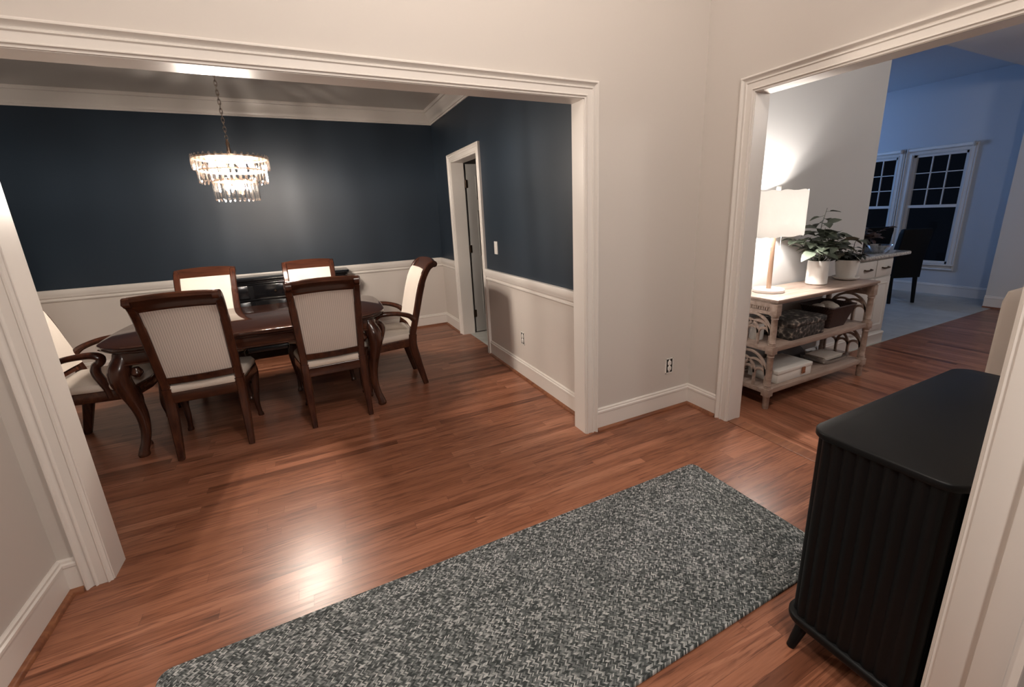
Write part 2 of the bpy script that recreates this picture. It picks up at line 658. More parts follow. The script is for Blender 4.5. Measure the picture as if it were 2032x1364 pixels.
b = bm_new()
bb(b, LX - .1, 0.045, -2.6, .06, -0.06, 0.0)
bb(b, DLX - .1, 0.045, .06, DY + .1, -0.06, 0.0)
struct('floor', b, M_FLOOR)
b = bm_new()
bb(b, 0.045, 6.1, -3.6, 0.0, -0.06, 0.0)
struct('floor_family', b, M_FLOOR2)
b = bm_new()
bb(b, 0.0, 0.09, RY0, RY1, 0.0, 0.0035, 0.0015)
o = struct('trim_threshold', b, M_SHOE)
b = bm_new()
bb(b, -0.74, 6.1, 0.002, KY + .1, -0.06, 0.002)
struct('floor_kitchen', b, M_TILE)
b = bm_new()
bb(b, LX - .1, -0.0, FY - .12, 0.06, HC, HC + .08)
struct('ceiling', b, M_CEIL)
b = bm_new()
bb(b, DLX - .1, DX + .1, 0.05, DY + .1, DC, DC + .08)
struct('ceiling_dining', b, M_CEIL)
b = bm_new()
bb(b, T, 6.1, -3.6, 0.0, 2.725, KC + .08)
struct('ceiling_family', b, M_GREY)
b = bm_new()
bb(b, 0.9, 6.1, 0.0, KY + .1, KC, KC + .08)
struct('ceiling_kitchen', b, M_KITCHEN)

b = bm_new()                    # wall between foyer and dining, foyer paint in front and dining paint behind
for x0, x1, z0, z1 in ((LX - .1, AX0, 0, HC), (AX1, 0.0, 0, HC), (AX0, AX1, AZ, HC)):
    bb(b, x0, x1, 0.0, .06, z0, z1, mat=0)
for x0, x1, z0, z1 in ((DLX, AX0, 0, DC), (AX1, DX + .05, 0, DC), (AX0, AX1, AZ, DC)):
    if z0 == 0:
        bb(b, x0, x1, .06, T, 0, .87, mat=1)
        bb(b, x0, x1, .06, T, .87, z1, mat=2)
    else:
        bb(b, x0, x1, .06, T, z0, z1, mat=2)
struct('wall_back', b, [M_WALL, M_WAINS, M_NAVY])

b = bm_new()
for y0, y1, z0, z1 in ((FY - .12, RY0, 0, HC), (RY1, 0.0, 0, HC), (RY0, RY1, RZ, HC)):
    bb(b, 0.0, .06, y0, y1, z0, z1, mat=0)
    bb(b, .06, T, y0, y1, z0, min(z1, 2.9), mat=1)
struct('wall_right', b, [M_WALL, M_GREY])
b = bm_new()
bb(b, LX - .1, LX, -2.6, 0.0, 0, HC)
struct('wall_left', b, M_WALL)
b = bm_new()                    # front wall with the entry the camera looks in through
bb(b, -1.180, 0.0, FY - .12, FY, 0, HC)
bb(b, LX, -3.15, FY - .12, FY, 0, HC)
bb(b, -3.15, -1.180, FY - .12, FY, 2.45, HC)
struct('wall_front', b, M_WALL)

b = bm_new()
bb(b, DLX, DX + .14, DY, DY + .1, 0, .87, mat=0)
bb(b, DLX, DX + .14, DY, DY + .1, .87, DC, mat=1)
struct('wall_dining_back', b, [M_WAINS, M_NAVY])
b = bm_new()
for y0, y1 in ((T, PY0), (PY1, DY)):
    bb(b, DX, DX + .14, y0, y1, 0, .87, mat=0)
    bb(b, DX, DX + .14, y0, y1, .87, DC, mat=1)
bb(b, DX, DX + .14, PY0, PY1, PZ, DC, mat=1)
struct('wall_dining_right', b, [M_WAINS, M_NAVY])
b = bm_new()
bb(b, DLX - .1, DLX, 0.06, DY + .1, 0, .87, mat=0)
bb(b, DLX - .1, DLX, 0.06, DY + .1, .87, DC, mat=1)
struct('wall_dining_left', b, [M_WAINS, M_NAVY])
b = bm_new()                    # little hall behind the dining-room doorway
bb(b, DX + .14, 0.9, 2.92, 3.02, 0, 2.45)
bb(b, 0.80, 0.9, T, 3.02, 0, 2.45)
bb(b, DX + .14, 0.9, T, 3.02, 2.4, 2.45)
struct('wall_hall', b, M_GREY)

b = bm_new()
bb(b, T, EX, 0.0, T, 0, 2.725)
struct('wall_family_back', b, M_GREY)
b = bm_new()
bb(b, SX, SX + .7, -3.6, 0.085, 0, 2.74)
struct('wall_family_right', b, M_GREY)
b = bm_new()
bb(b, T, 6.1, -3.6, -3.5, 0, 2.74)
struct('wall_family_front', b, M_GREY)
b = bm_new()
bb(b, 0.9, 6.1, KY, KY + .1, 0, KC)
struct('wall_kitchen_left', b, M_KITCHEN)
b = bm_new()
bb(b, 0.9, 1.0, T, KY, 0, KC)
struct('wall_kitchen_near', b, M_KITCHEN)
WIN = [(0.730, 1.350), (1.535, 2.125)]   # the two kitchen windows, y ranges
WZ0, WZ1, WZM = 0.45, 2.03, 1.285
b = bm_new()
ys = [0.0] + [q for ww in WIN for q in ww] + [KY + .1]
for i in range(0, len(ys), 2):
    bb(b, WX, WX + .12, ys[i], ys[i + 1], 0, KC)
for y0, y1 in WIN:
    bb(b, WX, WX + .12, y0, y1, 0, WZ0)
    bb(b, WX, WX + .12, y0, y1, WZ1, KC)
struct('wall_kitchen_window', b, M_KITCHEN)

# jamb linings, casings
CAS = [(0, 0), (0, .009), (.004, .011), (.008, .011), (.011, .018), (.014, .018), (.019, .0125), (.046, .0130), (.050, .0190), (.054, .0190),
       (.059, .0090), (.064, .0105), (.072, .0190), (.076, .0280), (.081, .0280), (.087, .0220), (.087, 0)]
n_trim = [0]


def trim(bm, mat=None, smooth=True):
    n_trim[0] += 1
    o = obj('trim_%d' % n_trim[0], bm, mat or M_TRIM, None, smooth)
    o['kind'] = 'structure'
    return o


b = bm_new()                    # lining of the dining-room opening
bb(b, AX0 - .004, AX0 + .003, -.002, T + .002, 0, AZ)
bb(b, AX1 - .003, AX1 + .004, -.002, T + .002, 0, AZ)
bb(b, AX0, AX1, -.002, T + .002, AZ - .003, AZ + .004)
trim(b, smooth=False)
b = bm_new()
pts = [(AX1, 0, 0), (AX1, 0, AZ), (AX0, 0, AZ), (AX0, 0, 0)]
sweep(b, pts[::-1], (0, -1, 0), CAS)
trim(b)
b = bm_new()
pts = [(AX0, T, 0), (AX0, T, AZ), (AX1, T, AZ), (AX1, T, 0)]
sweep(b, pts[::-1], (0, 1, 0), CAS)
trim(b)
b = bm_new()                    # lining and casings of the family-room opening
bb(b, -.002, T + .002, RY0 - .004, RY0 + .003, 0, RZ)
bb(b, -.002, T + .002, RY1 - .003, RY1 + .004, 0, RZ)
bb(b, -.002, T + .002, RY0, RY1, RZ - .003, RZ + .004)
trim(b, smooth=False)
b = bm_new()
sweep(b, [(0, RY0, 0), (0, RY0, RZ), (0, RY1, RZ), (0, RY1, 0)][::-1], (-1, 0, 0), CAS)
trim(b)
b = bm_new()
sweep(b, [(T, RY1, 0), (T, RY1, RZ), (T, RY0, RZ), (T, RY0, 0)][::-1], (1, 0, 0), CAS)
trim(b)
b = bm_new()                    # pantry doorway
bb(b, DX - .002, DX + .142, PY0 - .004, PY0 + .003, 0, PZ)
bb(b, DX - .002, DX + .142, PY1 - .003, PY1 + .004, 0, PZ)
bb(b, DX - .002, DX + .142, PY0, PY1, PZ - .003, PZ + .004)
trim(b, smooth=False)
b = bm_new()
sweep(b, [(DX, PY0, 0), (DX, PY0, PZ), (DX, PY1, PZ), (DX, PY1, 0)][::-1], (-1, 0, 0), CAS)
trim(b)
b = bm_new()                    # entry door frame by the camera: casing edge, jamb, door stop
JX = -1.180
for seg in ([(JX, FY, 0), (JX, FY, 2.45)],):
    sweep(b, seg, (0, 1, 0), CAS)
trim(b)
b = bm_new()
bb(b, JX - .004, JX + .004, FY - .055, FY + .001, 0, 2.45, .0015)
bb(b, JX - .014, JX + .004, FY - .104, FY - .055, 0, 2.45, .003)
bb(b, JX - .010, JX + .004, FY - .122, FY - .100, 0, 2.45)
trim(b)

BASE = [(0, 0), (.015, 0), (.015, .120), (.0185, .124), (.0185, .136), (.012, .141), (.012, .151), (.006, .157), (0, .157)]
SHOE = [(.015, 0), (.034, 0), (.032, .010), (.026, .017), (.015, .020)]
RAIL = [(0, .800), (.010, .800), (.013, .806), (.020, .810), (.020, .820), (.012, .825), (.012, .832), (.022, .838), (.026, .848), (.026, .856),
        (.030, .862), (.032, .905), (.028, .916), (0, .916)]
CROWN = [(0, 2.550), (.010, 2.550), (.012, 2.566), (.020, 2.570), (.024, 2.586), (.040, 2.600), (.062, 2.628), (.078, 2.658), (.082, 2.668),
         (.096, 2.672), (.102, 2.690), (.102, DC), (0, DC)]
n_base = [0]


def baseboard(path, shoe=True):
    n_base[0] += 1
    bm = bm_new()
    sweep(bm, path, (0, 0, 1), BASE)
    o = obj('baseboard_%d' % n_base[0], bm, M_TRIM)
    o['kind'] = 'structure'
    if shoe:
        bm = bm_new()
        sweep(bm, path, (0, 0, 1), SHOE)
        trim(bm, M_SHOE)


baseboard([(0, RY1 + .087, 0), (0, 0, 0), (AX1 + .087, 0, 0)])
baseboard([(AX0 - .087, 0, 0), (LX, 0, 0), (LX, -2.55, 0)])
baseboard([(DX, T, 0), (DX, PY0 - .087, 0)])
baseboard([(DX, PY1 + .087, 0), (DX, DY, 0), (DLX, DY, 0), (DLX, T, 0), (AX0 - .09, T, 0)])
baseboard([(EX, T, 0), (EX, 0, 0), (T, 0, 0)])
baseboard([(SX, -3.5, 0), (SX, .085, 0)], True)
baseboard([(WX, .1, 0), (WX, KY, 0)], False)
baseboard([(0, FY, 0), (0, RY0 - .087, 0)])
for path in ([(DX, T, 0), (DX, PY0 - .087, 0)], [(DX, PY1 + .087, 0), (DX, DY, 0), (DLX, DY, 0), (DLX, T, 0), (AX0 - .09, T, 0)]):
    b = bm_new()
    sweep(b, path, (0, 0, 1), RAIL)
    trim(b)
b = bm_new()
sweep(b, [(DX, T, 0), (DX, DY, 0), (DLX, DY, 0), (DLX, T, 0)], (0, 0, 1), CROWN, True)
trim(b)

# open panelled door inside the doorway
b = bm_new()
bb(b, DX + .17, DX + .96, 2.800, 2.835, .012, 2.02, .003)
door = struct('door_1', b, M_DOORG, True)
b = bm_new()
for z0, z1 in ((.22, .80), (.96, 1.50), (1.62, 1.90)):
    for x0, x1 in ((DX + .28, DX + .52), (DX + .62, DX + .86)):
        sweep(b, [(x0, 2.800, z0), (x1, 2.800, z0), (x1, 2.800, z1), (x0, 2.800, z1)], (0, -1, 0), [(0, 0), (.004, .006), (.014, .004), (.02, 0)], True)
obj('panel_moulding', b, M_DOORG, door)
for z in (.25, 1.05, 1.80):
    b = bm_new()
    tube(b, [(DX + .158, 2.797, z - .045), (DX + .158, 2.797, z + .045)], .008)
    bb(b, DX + .158, DX + .185, 2.797, 2.801, z - .045, z + .045)
    obj('hinge', b, M_DARKMETAL, door)

# kitchen windows
for i, (y0, y1) in enumerate(WIN):
    b = bm_new()
    xf = WX + .05
    fr = .035
    bb(b, xf - .02, xf + .03, y0, y0 + fr, WZ0, WZ1)
    bb(b, xf - .02, xf + .03, y1 - fr, y1, WZ0, WZ1)
    bb(b, xf - .02, xf + .03, y0, y1, WZ1 - fr, WZ1)
    bb(b, xf - .02, xf + .03, y0, y1, WZ0, WZ0 + fr)
    bb(b, xf - .03, xf + .03, y0, y1, WZM - .02, WZM + .02)
    win = struct('window_%d' % (i + 1), b, M_TRIM)
    b = bm_new()
    for k in (1, 2):
        yy = y0 + fr + (y1 - y0 - 2 * fr) * k / 3
        bb(b, xf - .012, xf + .012, yy - .006, yy + .006, WZM, WZ1 - fr)
        zz = WZM + .02 + (WZ1 - fr - WZM - .02) * k / 3
        bb(b, xf - .012, xf + .012, y0 + fr, y1 - fr, zz - .006, zz + .006)
    obj('glazing_bars', b, M_TRIM, win, False)
    b = bm_new()
    bb(b, xf + .002, xf + .006, y0 + .02, y1 - .02, WZ0 + .02, WZ1 - .02)
    obj('pane', b, M_PANE, win, False)
    b = bm_new()
    sweep(b, [(WX, y0, WZ0), (WX, y1, WZ0), (WX, y1, WZ1), (WX, y0, WZ1)], (-1, 0, 0), [(u, v) for u, v in CAS], True)
    obj('window_casing', b, M_TRIM, win)
    b = bm_new()
    bb(b, WX - .045, WX + .05, y0 - .09, y1 + .09, WZ0 - .022, WZ0, .004)
    obj('window_sill', b, M_TRIM, win)
    rb = thing('roller_blind', ['white roller blind rolled up above the fully visible kitchen window on the right',
                                'white roller blind rolled up above the kitchen window half hidden by the wall end'][i], 'blind', (WX - .03, (y0 + y1) / 2, WZ1 + .04), 0, 'roller blinds over the kitchen windows')
    b = bm_new()
    hw = (y1 - y0) / 2 + .05
    tube(b, [(-.02, -hw, .03), (-.02, hw, .03)], .024, 14)
    obj('rolled_shade', b, M_WHITE, rb)
    for s in (-1, 1):
        b = bm_new()
        bb(b, -.05, .03, s * hw - .006, s * hw + .006, 0, .06, .002)
        obj('bracket', b, M_GREY, rb)

# ------------------------------------------------------------------ dining table
TC = (-2.81, 1.645)


def table_outline(hx, hy, r):
    out = []
    for sx, sy, a0 in ((1, 1, 0), (-1, 1, 90), (-1, -1, 180), (1, -1, 270)):
        for k in range(9):
            a = math.radians(a0 + 90 * k / 8)
            out.append((sx * (hx - r) + r * math.cos(a), sy * (hy - r) + r * math.sin(a)))
        if a0 in (90, 270):         # points along the straight ends
            for k in range(1, 8):
                out.append((sx * hx, sy * (hy - r) * (1 - k / 4)))
    # ends bowed outward a little
    return [(x + (math.copysign(.05 * (1 - (y / hy) ** 2), x) if abs(x) > hx * .6 else 0), y) for x, y in out]


tbl = thing('dining_table', 'long polished mahogany dining table with rounded corners under the crystal chandelier', 'table', TC + (0,))
b = bm_new()
for z0, z1, ins, bev in ((.728, .757, 0, .008), (.712, .730, .018, .006)):
    ol = table_outline(.845 - ins, .535 - ins, .25)
    prism(b, ol, z0, z1, bev)
# extra ring of points at bowed ends
obj('tabletop', b, M_TABLE, tbl)
b = bm_new()
ol = table_outline(.775, .455, .10)
prism(b, ol, .635, .714, .004)
prism(b, table_outline(.783, .463, .10), .628, .640, .004)
obj('apron', b, M_MAHOG, tbl)
for sx in (-1, 1):
    for sy in (-1, 1):
        b = bm_new()
        dx, dy = sx * .78, sy * .62
        cx, cy = sx * .735, sy * .395
        path = [(0, .700), (.008, .655), (.036, .600), (.046, .545), (.030, .47), (.004, .37), (-.012, .27), (-.010, .17), (.008, .09), (.028, .040), (.034, .012), (.034, 0)]
        rad = [.046, .052, .058, .056, .050, .041, .034, .028, .026, .028, .033, .030]
        P = catmull([(cx + sx * d * .72, cy + sy * d * .72, z) for d, z in path], 4)
        Rr = []
        for i in range(len(rad) - 1):
            for j in range(4):
                Rr.append(rad[i] + (rad[i + 1] - rad[i]) * j / 4)
        Rr.append(rad[-1])
        tube(b, P, Rr, 14, up=(sx * .7, sy * .7, 0))
        # scrolled ear either side of the knee
        for ex, ey in ((-sx * .055, sy * .030), (sx * .030, -sy * .055)):
            e = [(cx + ex + ox * .03, cy + ey, .565 + oz * .03) for ox, oz in ((0, 1.3), (0, .5), (0, 0), (0, -.8))]
            tube(b, e, [.018, .032, .034, .014], 12, up=(1, 0, 0))
        obj('leg', b, M_MAHOGV, tbl)

# ------------------------------------------------------------------ dining chairs
STILE = [(-.252, 0), (-.228, .10), (-.196, .24), (-.172, .37), (-.178, .47), (-.205, .57), (-.240, .70), (-.275, .83), (-.315, .945), (-.365, 1.030), (-.415, 1.062)]
ST = catmull([(0, y, z) for y, z in STILE], 8)


def sy_at(z):
    for a, c in zip(ST[:-1], ST[1:]):
        if a.z <= z <= c.z:
            t = (z - a.z) / max(1e-6, c.z - a.z)
            return a.y + (c.y - a.y) * t
    return ST[-1].y


def make_chair(name, arms, label, group):
    t = thing(name, label, 'chair', (0, 0, 0), 0, group)
    HW = .215 if arms else .194
    # rear legs, up to the seat rail
    for s in (-1, 1):
        b = bm_new()
        pts = [Vector((s * (HW + .004 * (p.z > .6)), p.y, p.z)) for p in ST if p.z <= .47]
        rr = [.017 + .010 * min(1, p.z / .3) for p in pts]
        tube(b, pts, rr, up=(1, 0, 0), square=True, flat=1.25)
        obj('leg', b, M_MAHOGV, t)
    # front legs
    for s in (-1, 1):
        b = bm_new()
        path = catmull([(s * (HW + .030), .225, .42), (s * (HW + .040), .240, .35), (s * (HW + .032), .230, .24), (s * (HW + .022), .216, .13), (s * (HW + .027), .224, .04), (s * (HW + .031), .230, 0)], 4)
        k = len(path)
        rr = [.034 - .018 * min(1, i / (k * .7)) + (.004 if i > k * .85 else 0) for i in range(k)]
        tube(b, path, rr, 10, up=(1, 0, 0))
        obj('leg', b, M_MAHOGV, t)
    # seat rails
    b = bm_new()
    ol = [(-HW - .01, -.205), (-HW - .070, .190), (-HW - .052, .245), (-.1, .290), (.1, .290), (HW + .052, .245), (HW + .070, .190), (HW + .01, -.205)]
    prism(b, [(x * .985, y * .985) for x, y in ol], .365, .437, .006)
    obj('seat_frame', b, M_MAHOG, t)
    # cushion
    b = bm_new()
    ring = lambda f, z: [(x * f, y * f + .0, z) for x, y in ol2]
    ol2 = []
    n = len(ol)
    for i in range(n):
        a, c = ol[i], ol[(i + 1) % n]
        for j in range(4):
            ol2.append((a[0] + (c[0] - a[0]) * j / 4, a[1] + (c[1] - a[1]) * j / 4))
    loft(b, [ring(.955, .436), ring(.985, .446), ring(.985, .466), ring(.95, .482), ring(.80, .494), ring(.5, .501), ring(.1, .503)])
    obj('seat', b, M_CREAM, t)
    # back frame: two stiles and the lower rail
    b = bm_new()
    for s in (-1, 1):
        pts = [Vector((s * (HW + .012 * max(0, p.z - .5) / .5), p.y, p.z)) for p in ST if p.z >= .455]
        rr = [.024 - .002 * (p.z > .9) for p in pts]
        tube(b, pts, rr, up=(1, 0, 0), square=True, flat=1.15)
        tube(b, [(s * (HW - .008), ST[-1].y - .004, ST[-1].z - .006), (s * (HW + .024), ST[-1].y - .004, ST[-1].z - .006)], .027, 14)

    def bow(x):
        return -.022 * (1 - (x / HW) ** 2)
    xs = [-HW + 2 * HW * i / 10 for i in range(11)]
    for z0, z1, th in ((.500, .532, .018), (.532, .545, .024)):
        loft(b, [[(x, sy_at(z0) + bow(x) - th, z0), (x, sy_at(z0) + bow(x) + th * .8, z0), (x, sy_at(z1) + bow(x) + th * .8, z1), (x, sy_at(z1) + bow(x) - th, z1)] for x in xs])
    obj('back_frame', b, M_MAHOGV, t)
    # crest rail: flat rail rolling over into a scroll
    b = bm_new()
    sec = [(.008, .985), (.009, .995), (.009, 1.016), (.012, 1.044), (.004, 1.075), (-.014, 1.087), (-.034, 1.080), (-.046, 1.062), (-.046, 1.040), (-.036, 1.024), (-.026, 1.002), (-.018, .992), (-.016, .985)]
    def csec(x):
        out = []
        for dy, z in sec:
            zz = min(z, 1.052)
            out.append((x, sy_at(zz) + dy + bow(x), z + .010 * (1 - (x / HW) ** 2)))
        return out
    loft(b, [csec(x * 1.04) for x in xs])
    obj('crest_rail', b, M_MAHOG, t)
    # upholstered back panel: plain in front, ribbed behind
    b = bm_new()
    iw = HW - .012
    zs = [.542 + (.992 - .542) * i / 10 for i in range(11)]
    for side, mi in ((1, 0), (-1, 1)):
        grid = []
        for z in (zs if side < 0 else [.542 + (1.016 - .542) * i / 10 for i in range(11)]):
            rowp = []
            for i in range(9):
                wq = HW + .016 if (arms and side > 0) else iw
                x = -wq + 2 * wq * i / 8
                puff = (1 - (x / wq) ** 4) * (max(0, 1 - ((z - .767) / (.225 if side < 0 else .262)) ** 4))
                y = sy_at(z) + bow(max(-HW, min(HW, x))) + side * (.030 if (arms and side > 0) else .012) + (side * (.024 if side > 0 else .006) * puff)
                rowp.append(b.verts.new((x, y, z)))
            grid.append(rowp)
        for r in range(len(zs) - 1):
            for i in range(8):
                f = b.faces.new((grid[r][i], grid[r][i + 1], grid[r + 1][i + 1], grid[r + 1][i]))
                f.material_index = mi
        if side > 0:
            front = grid
    back = grid
    m = len(zs) - 1
    for r in range(m):
        for i in (0, 8):
            b.faces.new((front[r][i], front[r + 1][i], back[r + 1][i], back[r][i]))
    for i in range(8):
        for r in (0, m):
            b.faces.new((front[r][i], front[r][i + 1], back[r][i + 1], back[r][i]))
    obj('backrest', b, [M_CREAM, M_RIB], t)
    if arms:
        for s in (-1, 1):
            b = bm_new()
            x = s * (HW + .01)
            path = catmull([(x, sy_at(.60) + .01, .600), (x + s * .012, -.16, .640), (x + s * .03, -.09, .668), (x + s * .04, -.02, .682), (x + s * .04, .07, .684), (x + s * .034, .112, .664), (x + s * .03, .108, .632), (x + s * .028, .080, .606),
                            (x + s * .026, .072, .560), (x + s * .026, .090, .500), (x + s * .024, .108, .440), (x + s * .022, .114, .39)], 5)
            k = len(path)
            rr = [.029 - .007 * math.sin(PI * min(1, i / (k * .45))) for i in range(k)]
            tube(b, path, rr, 10, up=(1, 0, 0), flat=.9)
            obj('arm', b, M_MAHOGV, t)
    return t


GR = 'dining chairs round the long table'
near = make_chair('dining_chair', False, 'cream ribbed-back mahogany chair on the near side of the table, right of centre', GR)
near.location = (-2.362, 1.315, 0)
near.rotation_euler = (0, 0, .035)
c2 = copy_tree(near)
c2.location = (-3.143, 1.285, 0)
c2.rotation_euler = (0, 0, 0.03)
c2['label'] = 'cream ribbed-back mahogany chair on the near side of the table, nearest the left jamb'
c3 = copy_tree(near)
c3.location = (-2.430, 2.130, 0)
c3.rotation_euler = (0, 0, PI)
c3['label'] = 'cream mahogany chair beyond the table, right of two before the black sideboard'
c4 = copy_tree(near)
c4.location = (-3.255, 2.130, 0)
c4.rotation_euler = (0, 0, PI + .02)
c4['label'] = 'cream mahogany chair beyond the table, left of two before the black sideboard'
arm = make_chair('dining_armchair', True, 'cream and mahogany armchair at the right head of the table', GR)
arm.location = (-1.885, 1.68, 0)
arm.rotation_euler = (0, 0, PI / 2)
a2 = copy_tree(arm)
a2.location = (-3.815, 1.64, 0)
a2.rotation_euler = (0, 0, -PI / 2)
a2['label'] = 'cream and mahogany armchair at the left head, half hidden by the opening jamb'

# ------------------------------------------------------------------ black sideboard on the far wall
sb = thing('sideboard', 'long black lacquered sideboard with drawers against the navy far wall', 'sideboard', (-2.79, 3.27, 0))
b = bm_new()
prism(b, rrect(.765, .205, .07), .868, .900, .008)
prism(b, rrect(.750, .192, .07), .850, .870, .006)
obj('top', b, M_BLACKW, sb)
b = bm_new()
prism(b, rrect(.725, .175, .06), .10, .852, .004)
prism(b, rrect(.745, .19, .06), .10, .15, .006)
obj('body', b, M_BLACKW, sb)
for i in range(3):
    x = -.45 + .45 * i
    b = bm_new()
    bb(b, x - .205, x + .205, -.190, -.172, .690, .825, .006)
    d = obj('drawer', b, M_BLACKW, sb)
    b = bm_new()
    tube(b, [(x, -.190, .757), (x, -.206, .757), (x, -.212, .757)], [.006, .013, .009], 12)
    obj('knob', b, M_DARKMETAL, d)
    b = bm_new()
    bb(b, x - .205, x + .205, -.190, -.172, .19, .655, .006)
    d = obj('door', b, M_BLACKW, sb)
    b = bm_new()
    sweep(b, [(x - .16, -.190, .24), (x + .16, -.190, .24), (x + .16, -.190, .605), (x - .16, -.190, .605)], (0, -1, 0), [(0, 0), (.006, .008), (.02, .005), (.026, 0)], True)
    obj('moulding', b, M_BLACKW, d)
b = bm_new()
bb(b, -.735, .735, -.186, -.170, .664, .682, .004)
bb(b, -.735, .735, -.186, -.170, .832, .848, .004)
obj('moulding', b, M_BLACKW, sb)
for sx in (-1, 1):
    for sy in (-1, 1):
        b = bm_new()
        lathe(b, [(.022, 0), (.034, .02), (.03, .06), (.036, .10)], (sx * .66, sy * .12, 0), 16)
        obj('foot', b, M_BLACKW, sb)

# ------------------------------------------------------------------ chandelier
CH = (-2.800, 1.62)
ch = thing('chandelier', 'two-tier crystal drum chandelier glowing over the dining table', 'chandelier', CH + (1.615,))
z0 = 1.615
b = bm_new()
lathe(b, [(.0, DC - z0), (.065, DC - z0), (.066, DC - z0 - .012), (.03, DC - z0 - .03), (.012, DC - z0 - .045), (.0, DC - z0 - .045)], (0, 0, 0), 28)
obj('canopy', b, M_BRASS, ch)
b = bm_new()
zt, zb = DC - z0 - .045, .405
nl = 22
for i in range(nl):
    zc = zt - (zt - zb) * (i + .5) / nl
    hl = (zt - zb) / nl * .72
    pts = []
    for k in range(12):
        a = 2 * PI * k / 12
        q = (.008 * math.cos(a), hl * math.sin(a))
        pts.append((q[0], 0, zc + q[1]) if i % 2 else (0, q[0], zc + q[1]))
    tube(b, pts, .0027, 6, up=(.3, .9, .2), closed=True)
obj('chain', b, M_CHROME, ch)
b = bm_new()
lathe(b, [(.0, .415), (.006, .413), (.007, .40), (.012, .385), (.009, .36), (.014, .335), (.010, .31), (.007, .28), (.007, .12), (.02, .10), (.012, .08), (0, .075)], (0, 0, 0), 16)
for k in range(6):
    a = 2 * PI * k / 6
    tube(b, [(0, 0, .285), (.218 * math.cos(a), .218 * math.sin(a), .285)], .004, 8)
    tube(b, [(0, 0, .135), (.125 * math.cos(a), .125 * math.sin(a), .135)], .0035, 8)
obj('stem', b, M_BRASS, ch)


def ring_bm(r, z, h):
    bm = bm_new()
    n = 48
    loft(bm, [[((r + dr) * math.cos(2 * PI * k / n), (r + dr) * math.sin(2 * PI * k / n), z + dz) for dr, dz in ((-.003, -h), (.003, -h), (.003, h), (-.003, h))] for k in range(n)], True, True)
    return bm


for r, z in ((.222, .285), (.200, .205), (.128, .135)):
    obj('ring', ring_bm(r, z, .006), M_BRASS, ch)


b = bm_new()
lathe(b, [(0, .288), (.216, .288), (.216, .292), (0, .294)], (0, 0, 0), 40)
obj('added_light_baffle', b, M_DARKMETAL, ch)  # opaque disc added over the bulbs to keep their light off the ceiling


def crystal_bm(L, wdt):
    bm = bm_new()
    pr = [(.35, 0), (1, .012), (1, L - .012), (.4, L)]
    rings = []
    for f, z in pr:
        rings.append([(wdt * f * math.cos(PI / 3 * k) * .62, wdt * f * math.sin(PI / 3 * k), z) for k in range(6)])
    loft(bm, rings)
    return bm


for n_c, r, zb_, L, wd in ((38, .229, .205, .100, .0105), (34, .206, .118, .115, .0105), (27, .134, .0, .150, .0100)):
    proto = None
    for k in range(n_c):
        a = 2 * PI * k / n_c
        if proto is None:
            c = obj('crystal', crystal_bm(L, wd), M_CRYSTAL, ch, False)
            proto = c
        else:
            c = proto.copy()
            COL.objects.link(c)
            c.parent = ch
        c.location = (r * math.cos(a), r * math.sin(a), zb_ + random.uniform(-.002, .002))
        c.rotation_euler = (0, 0, a + random.uniform(-.25, .25))
for k in range(9):
    a = 2 * PI * k / 6 + (.5 if k >= 6 else 0)
    r = .120 if k < 6 else .055
    z = .238 if k < 6 else .095
    a = a if k < 6 else 2 * PI * (k - 6) / 3 - 1.1
    b = bm_new()
    lathe(b, [(0, -.020), (.009, -.018), (.0145, -.006), (.0150, .004), (.009, .022), (.003, .036), (0, .038)], (r * math.cos(a), r * math.sin(a), z), 12)
    obj('bulb', b, M_BULB, ch)
    b = bm_new()
    lathe(b, [(.0, -.05), (.010, -.05), (.010, -.02), (0, -.02)], (r * math.cos(a), r * math.sin(a), z), 12)
    obj('socket', b, M_BRASS, ch)

# ------------------------------------------------------------------ braided runner
b = bm_new()
prism(b, rrect(1.225, .385, .035, 5), 0.0, .011, .004)
rug = obj('braided_rug', b, M_RUG, None, True, (-1.825, -.990, .0005))
tag(rug, 'grey flecked braided runner rug lying along the foyer floor', 'rug')

# ------------------------------------------------------------------ black fluted cabinet
CBX, CBY = -.668, -1.648
cab = thing('cabinet', 'matt black fluted cabinet with rounded corners on slim legs, beside the grey rug', 'cabinet', (CBX, CBY, 0))
HXc, HYc = .475, .170


def cab_outline(hx, hy, r, n=8):
    return rrect(hx, hy, r, n)


b = bm_new()
prism(b, cab_outline(HXc + .004, HYc + .004, .058), .768, .790, .004)
obj('top', b, M_BLACKC, cab)
# fluted shell: many narrow half-round reeds round the body
b = bm_new()
base = cab_outline(HXc - .010, HYc - .010, .050, 10)
per = [0]
PTS = base + [base[0]]
for a, c in zip(PTS[:-1], PTS[1:]):
    per.append(per[-1] + math.hypot(c[0] - a[0], c[1] - a[1]))
tot = per[-1]
NR = 76
out = []
for i in range(NR * 8):
    s = tot * i / (NR * 8)
    j = max(k for k in range(len(per) - 1) if per[k] <= s)
    t_ = (s - per[j]) / max(1e-9, per[j + 1] - per[j])
    a, c = PTS[j], PTS[j + 1]
    x, y = a[0] + (c[0] - a[0]) * t_, a[1] + (c[1] - a[1]) * t_
    d = Vector((c[0] - a[0], c[1] - a[1])).normalized()
    nrm = Vector((d.y, -d.x))
    ph = (i % 8) / 8
    off = .0060 * abs(math.sin(PI * ph))
    out.append((x + nrm.x * off, y + nrm.y * off))
loft(b, [[(x, y, .124) for x, y in out], [(x, y, .770) for x, y in out]])
obj('body', b, M_BLACKC, cab)
b = bm_new()
prism(b, cab_outline(HXc + .006, HYc + .006, .058), .098, .128, .007)
obj('plinth', b, M_BLACKC, cab)
